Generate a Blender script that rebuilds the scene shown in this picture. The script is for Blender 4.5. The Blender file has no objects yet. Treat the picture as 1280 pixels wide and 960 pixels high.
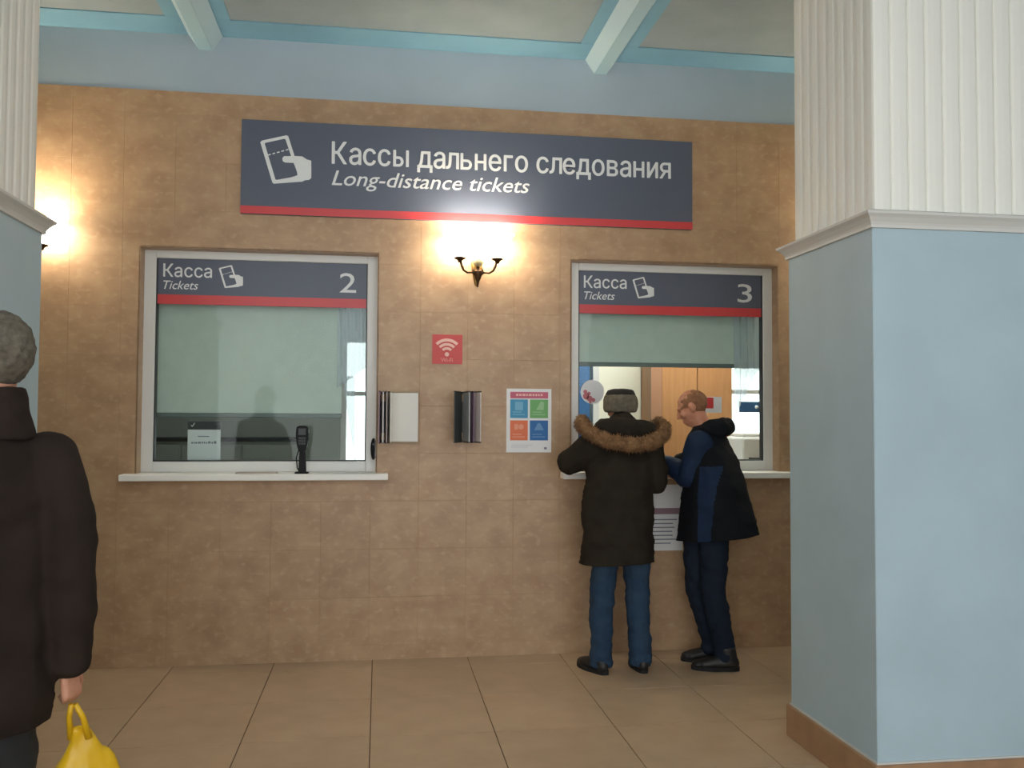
import bpy, bmesh, math, random
from mathutils import Vector, Matrix, noise
random.seed(7)
PI = math.pi
C = bpy.context.scene.collection
sc = bpy.context.scene

# ------------------------------------------------------------------ camera, world, exposure
F_PX, YAW, PITCH, ROLL, CAM_D, CAM_H = 1135.6, -0.14497, 0.03792, 0.00522, 5.8467, 1.5239
cam_d = bpy.data.cameras.new('camera'); cam = bpy.data.objects.new('camera', cam_d); C.objects.link(cam)
cam_d.sensor_width = 36.0; cam_d.lens = F_PX * 36.0 / 1280.0
_f = Vector((-math.sin(YAW) * math.cos(PITCH), math.cos(YAW) * math.cos(PITCH), math.sin(PITCH)))
_r = Vector((math.cos(YAW), math.sin(YAW), 0)); _u = _r.cross(_f)
_r2 = _r * math.cos(ROLL) + _u * math.sin(ROLL); _u2 = _u * math.cos(ROLL) - _r * math.sin(ROLL)
M = Matrix((_r2, _u2, -_f)).transposed().to_4x4(); M.translation = Vector((0, -CAM_D, CAM_H))
cam.matrix_world = M
sc.camera = cam
w = bpy.data.worlds.new('overcast_sky'); sc.world = w; w.use_nodes = True
bg = w.node_tree.nodes['Background']; bg.inputs[0].default_value = (0.96, 0.98, 0.985, 1); bg.inputs[1].default_value = 2.75
sc.view_settings.view_transform = 'Standard'; sc.view_settings.look = 'None'
sc.view_settings.gamma = 1.0; sc.view_settings.use_curve_mapping = False
sc.view_settings.exposure = 0.28

# ------------------------------------------------------------------ helpers
def lin(c):
    return tuple((v / 255 / 12.92) if v / 255 <= 0.04045 else ((v / 255 + 0.055) / 1.055) ** 2.4 for v in c)

def mat(name, c, rough=0.6, metal=0.0, c2=None, scale=8.0, bump=0.0, bscale=60.0, detail=4.0, spec=0.5, per_obj=0.0, coat=0.0,
        c3=None, scale3=40.0, stretch=None, emit=None, es=0.0):
    m = bpy.data.materials.new(name); m.use_nodes = True
    nt = m.node_tree; b = nt.nodes['Principled BSDF']
    b.inputs['Roughness'].default_value = rough; b.inputs['Metallic'].default_value = metal
    b.inputs['Specular IOR Level'].default_value = spec; b.inputs['Coat Weight'].default_value = coat
    b.inputs['Base Color'].default_value = (*lin(c), 1)
    geo = nt.nodes.new('ShaderNodeNewGeometry'); vec = geo.outputs['Position']
    if stretch:
        mp = nt.nodes.new('ShaderNodeMapping'); mp.inputs['Scale'].default_value = stretch
        nt.links.new(vec, mp.inputs[0]); vec = mp.outputs[0]
    out = None
    def nz(s, d=detail):
        n = nt.nodes.new('ShaderNodeTexNoise'); n.inputs['Scale'].default_value = s; n.inputs['Detail'].default_value = d
        nt.links.new(vec, n.inputs['Vector']); return n.outputs['Fac']
    def ramp(fac, a, bb):
        r = nt.nodes.new('ShaderNodeMapRange'); r.inputs[1].default_value = a; r.inputs[2].default_value = bb
        nt.links.new(fac, r.inputs[0]); return r.outputs[0]
    if c2:
        mx = nt.nodes.new('ShaderNodeMix'); mx.data_type = 'RGBA'
        mx.inputs[6].default_value = (*lin(c), 1); mx.inputs[7].default_value = (*lin(c2), 1)
        nt.links.new(ramp(nz(scale), 0.32, 0.68), mx.inputs[0]); out = mx.outputs[2]
        if c3:
            m3 = nt.nodes.new('ShaderNodeMix'); m3.data_type = 'RGBA'; m3.inputs[7].default_value = (*lin(c3), 1)
            nt.links.new(ramp(nz(scale3), 0.52, 0.8), m3.inputs[0]); nt.links.new(out, m3.inputs[6]); out = m3.outputs[2]
    if per_obj > 0:
        oi = nt.nodes.new('ShaderNodeObjectInfo'); hv = nt.nodes.new('ShaderNodeHueSaturation')
        mr = nt.nodes.new('ShaderNodeMapRange'); mr.inputs[3].default_value = 1 - per_obj; mr.inputs[4].default_value = 1 + per_obj
        nt.links.new(oi.outputs['Random'], mr.inputs[0]); nt.links.new(mr.outputs[0], hv.inputs['Value'])
        if out: nt.links.new(out, hv.inputs['Color'])
        else: hv.inputs['Color'].default_value = (*lin(c), 1)
        out = hv.outputs[0]
    if out: nt.links.new(out, b.inputs['Base Color'])
    if bump > 0:
        bp = nt.nodes.new('ShaderNodeBump'); bp.inputs['Strength'].default_value = bump; bp.inputs['Distance'].default_value = 0.01
        nt.links.new(nz(bscale, 3.0), bp.inputs['Height']); nt.links.new(bp.outputs[0], b.inputs['Normal'])
    if emit:
        b.inputs['Emission Color'].default_value = (*emit, 1); b.inputs['Emission Strength'].default_value = es
    return m

def glass_mat(name, tint=(0.93, 0.97, 0.96), refl=1.0):
    m = bpy.data.materials.new(name); m.use_nodes = True; nt = m.node_tree; nt.nodes.clear()
    o = nt.nodes.new('ShaderNodeOutputMaterial'); t = nt.nodes.new('ShaderNodeBsdfTransparent'); g = nt.nodes.new('ShaderNodeBsdfGlossy')
    t.inputs[0].default_value = (*tint, 1); g.inputs['Roughness'].default_value = 0.02
    fr = nt.nodes.new('ShaderNodeFresnel'); fr.inputs[0].default_value = 1.5
    ml = nt.nodes.new('ShaderNodeMath'); ml.operation = 'MULTIPLY'; ml.inputs[1].default_value = refl
    mx = nt.nodes.new('ShaderNodeMixShader')
    nt.links.new(fr.outputs[0], ml.inputs[0]); nt.links.new(ml.outputs[0], mx.inputs[0])
    nt.links.new(t.outputs[0], mx.inputs[1]); nt.links.new(g.outputs[0], mx.inputs[2]); nt.links.new(mx.outputs[0], o.inputs[0])
    return m

def sheer_mat(name, c, opac):
    m = bpy.data.materials.new(name); m.use_nodes = True; nt = m.node_tree; nt.nodes.clear()
    o = nt.nodes.new('ShaderNodeOutputMaterial'); t = nt.nodes.new('ShaderNodeBsdfTransparent')
    d = nt.nodes.new('ShaderNodeBsdfDiffuse'); l = nt.nodes.new('ShaderNodeBsdfTranslucent')
    d.inputs[0].default_value = (*lin(c), 1); l.inputs[0].default_value = (*lin(c), 1)
    a = nt.nodes.new('ShaderNodeMixShader'); a.inputs[0].default_value = 0.5
    b = nt.nodes.new('ShaderNodeMixShader'); b.inputs[0].default_value = opac
    nt.links.new(d.outputs[0], a.inputs[1]); nt.links.new(l.outputs[0], a.inputs[2])
    nt.links.new(t.outputs[0], b.inputs[1]); nt.links.new(a.outputs[0], b.inputs[2]); nt.links.new(b.outputs[0], o.inputs[0])
    return m

WL = {}   # world location of every object's origin
def put(o, parent=None, loc=None):
    C.objects.link(o)
    base = WL[parent.name] if parent else Vector((0, 0, 0))
    wl = Vector(loc) if loc is not None else base.copy()
    o.location = wl - base
    if parent: o.parent = parent
    WL[o.name] = wl
    return o

def obj(name, bm, m, parent=None, loc=None, smooth=False):
    """links a bmesh (built in world coordinates) as ONE object whose origin is loc or its parent's origin"""
    me = bpy.data.meshes.new(name)
    base = Vector(loc) if loc is not None else (WL[parent.name] if parent else Vector((0, 0, 0)))
    bmesh.ops.translate(bm, verts=bm.verts, vec=-base)
    bmesh.ops.recalc_face_normals(bm, faces=bm.faces)
    if smooth:
        for f in bm.faces: f.smooth = True
    bm.to_mesh(me); bm.free()
    for mm in (m if isinstance(m, (list, tuple)) else [m]): me.materials.append(mm)
    return put(bpy.data.objects.new(name, me), parent, base)

def tag(o, label=None, cat=None, group=None, kind=None):
    if label: o['label'] = label
    if cat: o['category'] = cat
    if group: o['group'] = group
    if kind: o['kind'] = kind
    return o

def thing(name, loc, label=None, cat=None, group=None, kind=None):
    return tag(put(bpy.data.objects.new(name, None), None, loc), label, cat, group, kind)

def box(bm, x0, x1, y0, y1, z0, z1, bev=0.0, seg=1):
    r = bmesh.ops.create_cube(bm, size=1.0)
    for v in r['verts']:
        v.co = Vector(((x0 + x1) / 2 + v.co.x * (x1 - x0), (y0 + y1) / 2 + v.co.y * (y1 - y0), (z0 + z1) / 2 + v.co.z * (z1 - z0)))
    if bev > 0:
        es = list({e for v in r['verts'] for e in v.link_edges})
        bmesh.ops.bevel(bm, geom=es, offset=bev, segments=seg, affect='EDGES', profile=0.5)
    return bm
def B(*a, **k): return box(bmesh.new(), *a, **k)

def prism(bm, pts, axis, a, b):
    """extrude a closed 2D outline along axis ('x': pts are (y,z); 'y': (x,z); 'z': (x,y))"""
    def P(p, t): return {'x': (t, p[0], p[1]), 'y': (p[0], t, p[1]), 'z': (p[0], p[1], t)}[axis]
    va = [bm.verts.new(P(p, a)) for p in pts]; vb = [bm.verts.new(P(p, b)) for p in pts]
    n = len(pts)
    bm.faces.new(va); bm.faces.new(vb[::-1])
    for i in range(n): bm.faces.new((va[i], va[(i + 1) % n], vb[(i + 1) % n], vb[i]))
    return bm

def lathe(bm, cx, cy, prof, n=20, ax=1.0, ay=1.0):
    """rings (r,z) around the vertical through cx,cy"""
    rings = []
    for r, z in prof:
        rings.append([bm.verts.new((cx + ax * r * math.cos(2 * PI * i / n), cy + ay * r * math.sin(2 * PI * i / n), z)) for i in range(n)])
    for a, b in zip(rings, rings[1:]):
        for i in range(n): bm.faces.new((a[i], a[(i + 1) % n], b[(i + 1) % n], b[i]))
    if prof[0][0] > 1e-5: bm.faces.new(rings[0][::-1])
    if prof[-1][0] > 1e-5: bm.faces.new(rings[-1])
    bmesh.ops.remove_doubles(bm, verts=bm.verts, dist=1e-6)
    return bm

def tube(bm, pts, r, n=8):
    pts = [Vector(p) for p in pts]; rs = r if isinstance(r, (list, tuple)) else [r] * len(pts)
    rings = []
    for i, p in enumerate(pts):
        d = (pts[min(i + 1, len(pts) - 1)] - pts[max(i - 1, 0)]).normalized()
        a = d.orthogonal().normalized() if i == 0 else (pa - d * pa.dot(d)).normalized()
        pa = a; b = d.cross(a)
        rings.append([bm.verts.new(p + (a * math.cos(2 * PI * k / n) + b * math.sin(2 * PI * k / n)) * rs[i]) for k in range(n)])
    for a, b in zip(rings, rings[1:]):
        for k in range(n): bm.faces.new((a[k], a[(k + 1) % n], b[(k + 1) % n], b[k]))
    bm.faces.new(rings[0][::-1]); bm.faces.new(rings[-1])
    return bm

def char_bm(body, shear=0.0):
    cu = bpy.data.curves.new('lettering', 'FONT'); cu.body = body; cu.size = 1.0; cu.shear = shear; cu.resolution_u = 3
    t = bpy.data.objects.new('lettering_source', cu); C.objects.link(t)
    bpy.context.view_layer.update()
    me = bpy.data.meshes.new_from_object(t.evaluated_get(bpy.context.evaluated_depsgraph_get()))
    bm = bmesh.new(); bm.from_mesh(me)
    bpy.data.objects.remove(t); bpy.data.meshes.remove(me)
    return bm

def own_glyph(ch):
    """clean outlines of the letters whose stock outlines overlap"""
    bm = bmesh.new(); t = 0.085; h = 0.542
    def rect(x0, x1, y0, y1): bm.faces.new([bm.verts.new((x, y, 0)) for x, y in ((x0, y0), (x1, y0), (x1, y1), (x0, y1))])
    if ch == 'я':
        rect(0.475 - t, 0.475, 0, h); o = [(0.39, h)]; i = [(0.39, h - 0.072)]
        for k in range(9):
            a = PI / 2 + PI * k / 8
            o.append((0.205 + 0.165 * math.cos(a), 0.378 + 0.164 * math.sin(a))); i.append((0.215 + 0.092 * math.cos(a), 0.378 + 0.092 * math.sin(a)))
        o.append((0.39, 0.214)); i.append((0.39, 0.286))
        for k in range(len(o) - 1): bm.faces.new([bm.verts.new((*p, 0)) for p in (o[k], o[k + 1], i[k + 1], i[k])])
        bm.faces.new([bm.verts.new((*p, 0)) for p in ((0.021, 0), (0.118, 0), (0.275, 0.216), (0.18, 0.22))])
    elif ch == 'н': rect(0.075, 0.075 + t, 0, h); rect(0.509 - t, 0.509, 0, h); rect(0.075 + t, 0.509 - t, 0.236, 0.310)
    else:
        xr = 0.505 if ch == 'ь' else 0.455
        rect(0.075, 0.075 + t, 0, h)
        o = [(0.16, 0.330)]; i = [(0.16, 0.258)]
        for k in range(9):
            a = PI / 2 - PI * k / 8
            o.append((xr - 0.165 + 0.165 * math.cos(a), 0.165 + 0.165 * math.sin(a))); i.append((xr - 0.175 + 0.090 * math.cos(a), 0.165 + 0.093 * math.sin(a)))
        o.append((0.16, 0.0)); i.append((0.16, 0.072))
        for k in range(len(o) - 1): bm.faces.new([bm.verts.new((*p, 0)) for p in (o[k], o[k + 1], i[k + 1], i[k])])
        if ch == 'ы': rect(0.655 - t, 0.655, 0, h)
    return bm

def text_bm(body, x0, zb, width, cap, y, shear=0.0, bold=0.0, right=False):
    """flat lettering facing -y: left edge x0, baseline zb, given width and capital height"""
    if any(ch in 'ыьня' for ch in body):
        bm = bmesh.new(); pen = 0.0
        for ch in body:
            if ch == ' ': pen += 0.27; continue
            g = own_glyph(ch) if ch in 'ыьня' else char_bm(ch)
            m_ = max(v.co.x for v in g.verts); l_ = min(v.co.x for v in g.verts)
            bmesh.ops.translate(g, verts=g.verts, vec=(pen, 0, 0)); pen += m_ + min(l_, 0.065)
            me = bpy.data.meshes.new('g'); g.to_mesh(me); g.free(); bm.from_mesh(me); bpy.data.meshes.remove(me)
    else:
        bm = char_bm(body, shear)
    xs = [v.co.x for v in bm.verts]; a, b = min(xs), max(xs)
    for v in bm.verts:
        v.co = Vector((x0 + (v.co.x - a) / (b - a) * width, y, zb + v.co.y / 0.72 * cap))
    src = list(bm.faces)
    if bold > 0:      # heavier strokes: shifted layers, each a hair further back
        k = bold * cap / 0.72
        for i, (dx, dz) in enumerate(((k, 0), (-k, 0), (0, k * 0.7), (0, -k * 0.7))):
            d = bmesh.ops.duplicate(bm, geom=src)
            for g in d['geom']:
                if isinstance(g, bmesh.types.BMVert): g.co += Vector((dx, 0.00012 * (i + 1), dz))
    return bm

# ------------------------------------------------------------------ materials
m_wall = mat('mottled_beige_tile', (184, 152, 117), 0.42, c2=(165, 130, 98), scale=5.5, detail=7, c3=(191, 162, 128), scale3=20, bump=0.05, bscale=50, per_obj=0.03, stretch=(1, 1, 1.4))
m_grout = mat('beige_grout', (178, 145, 110), 0.8)
m_paint = mat('pale_blue_wall_paint', (172, 186, 196), 0.75, c2=(166, 180, 190), scale=2.5)
m_teal = mat('teal_ceiling_paint', (110, 154, 176), 0.75, c2=(104, 147, 170), scale=3)
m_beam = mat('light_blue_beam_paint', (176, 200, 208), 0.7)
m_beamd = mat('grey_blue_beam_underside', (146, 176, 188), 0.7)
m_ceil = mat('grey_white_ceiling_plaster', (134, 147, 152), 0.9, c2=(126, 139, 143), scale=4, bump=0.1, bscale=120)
m_floor = mat('tan_floor_tile', (192, 166, 136), 0.33, c2=(182, 155, 125), scale=6, detail=6, per_obj=0.035, spec=0.4)
m_fgrout = mat('dark_floor_joint', (92, 66, 46), 0.85)
m_pill = mat('powder_blue_pillar_paint', (174, 195, 203), 0.6, c2=(168, 188, 196), scale=3)
m_board = mat('off_white_fluted_board', (236, 234, 224), 0.5)
m_rail = mat('pale_grey_rail_paint', (206, 204, 198), 0.55)
m_skirt = mat('brown_skirting_tile', (168, 130, 96), 0.45, c2=(150, 114, 84), scale=9)
m_white = mat('white_window_plastic', (226, 226, 222), 0.4)
m_sill = mat('white_sill_plastic', (243, 241, 234), 0.38)
m_glass = glass_mat('window_glass', refl=0.28)
m_navy = mat('navy_sign_face', (84, 91, 108), 0.38, spec=0.5)
m_red = mat('red_sign_stripe', (206, 62, 66), 0.35)
m_print = mat('white_sign_print', (228, 230, 230), 0.4)
m_brass = mat('aged_brass', (150, 116, 62), 0.3, metal=0.9)
m_bronze = mat('dark_bronze', (74, 50, 26), 0.4, metal=0.6)
m_shade = mat('lit_frosted_glass', (250, 240, 220), 0.4, emit=(1.0, 0.91, 0.74), es=30.0)
m_bulb = mat('lit_bulb', (255, 250, 235), 0.4, emit=(1.0, 0.92, 0.76), es=150.0)
m_ball = mat('pale_gold_glass_ball', (222, 206, 160), 0.15, metal=0.3)
m_blind = mat('grey_green_blind_fabric', (212, 220, 210), 0.85, c2=(206, 214, 204), scale=14)
m_hem = mat('grey_blind_bar', (112, 120, 118), 0.5)
m_office = mat('grey_green_office_wall', (170, 176, 168), 0.8)
m_cream = mat('cream_door_paint', (248, 244, 228), 0.6)
m_orange = mat('orange_wood', (180, 131, 88), 0.45, c2=(168, 119, 78), scale=6, stretch=(6, 6, 0.6))
m_brownw = mat('brown_wood_post', (160, 118, 92), 0.5)
m_blue = mat('blue_cabinet_paint', (52, 104, 158), 0.5)
m_dark = mat('dark_grey_plastic', (38, 40, 42), 0.4)
m_black = mat('black_plastic', (17, 18, 18), 0.55, spec=0.25)
m_paper = mat('white_paper', (232, 232, 232), 0.7)
m_grey = mat('grey_print', (128, 134, 144), 0.7)
m_steel = mat('brushed_steel', (150, 140, 128), 0.35, metal=0.8)
m_sheer = sheer_mat('sheer_curtain_net', (232, 240, 248), 0.72)
m_wood_desk = mat('office_desk_laminate', (160, 160, 150), 0.5)
m_fill_dim = mat('added_dim_office_diffuser', (250, 250, 250), 0.5, emit=(1.0, 0.97, 0.92), es=7.0)
m_fill_office = mat('added_office_diffuser', (250, 250, 250), 0.5, emit=(1.0, 0.96, 0.88), es=58.0)

# ------------------------------------------------------------------ wall with tiles
WT = 3.556            # top of the tiling
OPEN = [(-1.470, -0.015, 1.135, 2.575), (1.245, 2.690, 1.135, 2.575)]
XL, XR = -3.1, 3.61
def cut_rect(r, o):
    x0, x1, z0, z1 = r; a, b, c, d = o
    if b <= x0 or a >= x1 or d <= z0 or c >= z1: return [r]
    out = []
    if z0 < c: out.append((x0, x1, z0, c))
    if z1 > d: out.append((x0, x1, d, z1))
    lo, hi = max(z0, c), min(z1, d)
    if x0 < a: out.append((x0, a, lo, hi))
    if x1 > b: out.append((b, x1, lo, hi))
    return out
bm = bmesh.new()
rects = [(-5.0, 6.0, 0.0, WT)]
for o in OPEN: rects = [q for r in rects for q in cut_rect(r, o)]
for x0, x1, z0, z1 in rects: box(bm, x0, x1, 0.0014, 0.20, z0, z1)
wall_back = tag(obj('wall_back', bm, m_grout), 'beige mottled tiled wall with two ticket windows', kind='structure')
zs = [0.0] + [0.09 + 0.302 * k for k in range(12)]; zs = [z for z in zs if z < WT - 0.02] + [WT]
xs = [XL + 0.305 * k for k in range(23)]
G = 0.0011
full = None
for i in range(22):
    for j in range(len(zs) - 1):
        r = (xs[i] + G, xs[i + 1] - G, zs[j] + (0 if j == 0 else G), zs[j + 1] - G)
        rs = [r]
        for o in OPEN: rs = [q for rr in rs for q in cut_rect(rr, o)]
        rs = [q for q in rs if q[1] - q[0] > 0.004 and q[3] - q[2] > 0.004]
        if not rs: continue
        if rs == [r] and 0 < j < len(zs) - 2:
            if full is None:
                full = obj('wall_tile', B(r[0], r[1], 0, 0.012, r[2], r[3], bev=0.0006), m_wall, wall_back, loc=(r[0], 0, r[2]))
            else:
                t = bpy.data.objects.new('wall_tile', full.data); put(t, wall_back, (r[0], 0, r[2]))
        else:
            bm = bmesh.new()
            for q in rs: box(bm, q[0], q[1], 0, 0.012, q[2], q[3])
            obj('wall_tile', bm, m_wall, wall_back, loc=(r[0], 0, r[2]))
for a, b in ((-5.0, XL), (xs[-1], 6.0)):
    obj('plain_tiling', B(a, b, 0, 0.012, 0, WT), m_wall, wall_back)
tag(obj('wall_back_upper', B(-5.0, 6.0, 0.004, 0.20, WT, 4.0), m_paint), kind='structure')
# lining of the two openings in the same tile
bm = bmesh.new()
for a, b, c, d in OPEN:
    box(bm, a - 0.004, a + 0.004, 0.0, 0.10, c, d); box(bm, b - 0.004, b + 0.004, 0.0, 0.10, c, d); box(bm, a, b, 0.0, 0.10, d - 0.004, d + 0.004)
obj('reveal_lining', bm, m_wall, wall_back)

# floor
FX0, FY = -3.626, [0.0, -0.20] + [-0.80 - 0.6 * k for k in range(9)]
floor = tag(obj('floor', B(-5.0, 6.0, -9.0, 0.2, -0.06, -0.004), m_fgrout), 'tan square tiled hall floor', kind='structure')
ft = {}
for i in range(13):
    for j in range(len(FY) - 1):
        x0 = FX0 + 0.6 * i; key = 'edge' if j == 0 else 'full'
        loc = (x0, FY[j], 0)
        if key not in ft:
            ft[key] = obj('floor_tile', B(x0 + 0.0022, x0 + 0.5978, FY[j + 1] + 0.0022, FY[j] - (0 if j == 0 else 0.0022), -0.006, 0.0, bev=0.001), m_floor, floor, loc=loc)
        else:
            put(bpy.data.objects.new('floor_tile', ft[key].data), floor, loc)
for a, b, c, d in ((-5, FX0, -9, 0), (FX0 + 7.8, 6, -9, 0), (FX0, FX0 + 7.8, -9, FY[-1])):
    obj('plain_paving', B(a, b, c, d, -0.006, 0.0), m_floor, floor)
# ceiling
CZ = 3.925
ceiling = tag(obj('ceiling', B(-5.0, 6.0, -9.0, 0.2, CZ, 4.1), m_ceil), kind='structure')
tag(obj('trim_1', B(-5.0, 6.0, -0.25, 0.004, CZ - 0.006, CZ), m_teal), kind='structure')
n = 2
for bx in (-3.65, -1.105, 1.440, 3.985):
    tag(obj('trim_%d' % n, B(bx - 0.19, bx + 0.19, -9.0, -0.25, CZ - 0.005, CZ), m_teal), kind='structure'); n += 1
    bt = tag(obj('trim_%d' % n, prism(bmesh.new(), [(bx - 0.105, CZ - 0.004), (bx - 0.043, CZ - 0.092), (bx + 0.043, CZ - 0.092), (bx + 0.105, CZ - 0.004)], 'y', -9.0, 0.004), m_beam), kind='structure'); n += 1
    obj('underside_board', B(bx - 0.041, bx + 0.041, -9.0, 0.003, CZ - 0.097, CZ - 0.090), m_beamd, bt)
tag(obj('wall_left', B(-3.26, -3.06, -9.0, 0.0, 0, 3.925), m_paint), kind='structure')
tag(obj('wall_right', B(3.60, 3.8, -9.0, 0.0, 0, 3.925), m_paint), kind='structure')

# ------------------------------------------------------------------ pillars
def pillar(x0, x1, y0, y1, label):
    root = thing('pillar', ((x0 + x1) / 2, (y0 + y1) / 2, 0), label, kind='structure')
    ZR = 2.31
    obj('lower_shaft', B(x0, x1, y0, y1, 0.0, ZR + 0.02, bev=0.004), m_pill, root)
    bm = bmesh.new()
    box(bm, x0 - 0.018, x1 + 0.018, y0 - 0.018, y1 + 0.018, 0.0, 0.15, bev=0.003)
    obj('skirting', bm, m_skirt, root)
    e = 0.006
    obj('skirting_bead', B(x0 - e, x1 + e, y0 - e, y1 + e, 0.15, 0.158), m_rail, root)
    # crown rail: lofted rectangles
    bm = bmesh.new(); rings = []
    for out, z in ((0.0, ZR), (0.012, ZR), (0.012, ZR + 0.012), (0.016, ZR + 0.022), (0.030, ZR + 0.04), (0.044, ZR + 0.052), (0.046, ZR + 0.062), (-0.03, ZR + 0.085)):
        rings.append([bm.verts.new(p) for p in ((x0 - out, y0 - out, z), (x1 + out, y0 - out, z), (x1 + out, y1 + out, z), (x0 - out, y1 + out, z))])
    for a, b in zip(rings, rings[1:]):
        for i in range(4): bm.faces.new((a[i], a[(i + 1) % 4], b[(i + 1) % 4], b[i]))
    obj('crown_rail', bm, m_rail, root)
    s = 0.03
    obj('upper_core', B(x0 + s, x1 - s, y0 + s, y1 - s, ZR + 0.02, CZ), m_board, root)
    zb, zt = ZR + 0.07, CZ
    def run(ax, c, lo, hi, sgn):
        k = round((hi - lo) / 0.079); wd = (hi - lo) / k; first = None
        prof = [(0.0012, 0), (0.0025, 0.004), (0.012, 0.009), (wd * 0.5, 0.011), (wd - 0.012, 0.009), (wd - 0.0025, 0.004), (wd - 0.0012, 0)]
        for i in range(k):
            a = lo + i * wd
            loc = (a, c, zb) if ax == 'x' else (c, a, zb)
            if first is None:
                pts = [(a + p, c + sgn * q) if ax == 'x' else (c + sgn * q, a + p) for p, q in prof]
                first = obj('fluted_board', prism(bmesh.new(), pts, 'z', zb, zt), m_board, root, loc=loc)
            else:
                put(bpy.data.objects.new('fluted_board', first.data), root, loc)
    run('x', y0 + s, x0 + s - 0.008, x1 - s + 0.008, -1); run('x', y1 - s, x0 + s - 0.008, x1 - s + 0.008, 1)
    run('y', x0 + s, y0 + s - 0.008, y1 - s + 0.008, -1); run('y', x1 - s, y0 + s - 0.008, y1 - s + 0.008, 1)
    return root
pillar(1.985, 3.60, -2.415, -1.645, 'pillar with blue base and white fluted upper part, on the right, widened out of view')  # far side widened out of view to block light from the right
pillar(-3.06, -1.450, -2.440, -1.690, 'pillar with blue base at the left edge, beside the man in dark jacket, widened out of view')  # widened out of view as well, to dim the alcove

# ceiling luminaires added out of view to light the hall from above
m_hall = mat('added_hall_diffuser', (250, 250, 250), 0.5, emit=(0.96, 0.98, 1.0), es=2.6)
for x, y, lab in ((0.17, -3.9, 'added square ceiling light out of view, nearest the ticket wall'), (0.17, -7.2, 'added square ceiling light out of view, behind the viewer')):
    r = thing('added_hall_light', (x, y, CZ), lab, 'light', 'added hall lights')
    obj('housing', B(x - 0.62, x + 0.62, y - 0.62, y + 0.62, CZ - 0.07, CZ), m_white, r); obj('diffuser', B(x - 0.58, x + 0.58, y - 0.58, y + 0.58, CZ - 0.085, CZ - 0.07), m_hall, r)

# ------------------------------------------------------------------ ticket windows
def ticket_window(n, ox0, ox1, label):
    z0, z1 = 1.175, 2.575
    r = thing('window_%d' % n, ((ox0 + ox1) / 2, 0.1, z0), label, kind='structure')
    fl, fr_, ft_, fb = 0.073, 0.068, 0.052, 0.068
    y0, y1 = 0.10, 0.165
    for nm, a in (('frame_stile', (ox0, ox0 + fl, y0, y1, z0, z1)), ('frame_stile', (ox1 - fr_, ox1, y0, y1, z0, z1)),
                  ('frame_rail', (ox0 + fl, ox1 - fr_, y0, y1, z1 - ft_, z1)), ('frame_rail', (ox0 + fl, ox1 - fr_, y0, y1, z0, z0 + fb))):
        obj(nm, B(*a, bev=0.004), m_white, r)
    obj('glazing_bead', box(box(B(ox0 + fl, ox0 + fl + 0.008, y0 + 0.012, y1 - 0.01, z0 + fb, z1 - ft_), ox1 - fr_ - 0.008, ox1 - fr_, y0 + 0.012, y1 - 0.01, z0 + fb, z1 - ft_),
                            ox0 + fl, ox1 - fr_, y0 + 0.012, y1 - 0.01, z0 + fb, z0 + fb + 0.008), m_dark, r)
    obj('glass_pane', B(ox0 + fl, ox1 - fr_, y0 + 0.028, y0 + 0.034, z0 + fb, z1 - ft_), m_glass, r)
    bm = bmesh.new()
    box(bm, ox0 - 0.07, ox1 + 0.075, -0.115, 0.0, 1.135, 1.175, bev=0.006, seg=2)
    box(bm, ox0 + 0.004, ox1 - 0.004, -0.004, y1, 1.138, 1.1749)
    obj('sill', bm, m_sill, r)
    return r
w2 = ticket_window(1, OPEN[0][0], OPEN[0][1], 'white framed ticket window number 2 with its blind down')
w3 = ticket_window(2, OPEN[1][0], OPEN[1][1], 'white framed ticket window number 3 with two men standing at it')

# icon of a ticket held in a hand, from (0..1) coordinates, z up
def icon_bms(x0, zt, h, y):
    s = h / 420.0
    def P(p): return (x0 + p[0] * s, zt - (p[1] - 0.035 * p[0]) * s)
    def poly(pts, bm): prism(bm, [P(p) for p in pts], 'y', y, y + 0.0006)
    tk = bmesh.new()
    o = [(0, 62), (14, 48), (212, 0), (228, 8), (290, 200), (355, 392), (116, 412), (104, 402)]
    i = [(36, 72), (46, 66), (196, 30), (206, 36), (262, 200), (318, 345), (136, 380), (128, 374)]
    k = len(o)
    for a in range(k):
        poly([o[a], o[(a + 1) % k], i[(a + 1) % k], i[a]], tk)
    dash = bmesh.new()
    for t in range(5):
        xx = 64 + t * 36; yy = 166 - t * 11
        poly([(xx, yy), (xx + 22, yy - 7), (xx + 24, yy + 2), (xx + 2, yy + 9)], dash)
    hand = bmesh.new(); y -= 0.0008
    poly([(182, 196), (196, 178), (300, 176), (300, 236), (205, 232), (186, 220)], hand); y -= 0.0002
    poly([(298, 176), (345, 178), (384, 204), (420, 214), (422, 300), (300, 300), (284, 240)], hand); y -= 0.0002
    poly([(300, 290), (422, 290), (422, 362), (404, 378), (376, 380), (340, 394), (318, 394)], hand); y -= 0.0002
    poly([(200, 378), (322, 334), (345, 394), (210, 394)], hand)
    return tk, dash, hand

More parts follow.
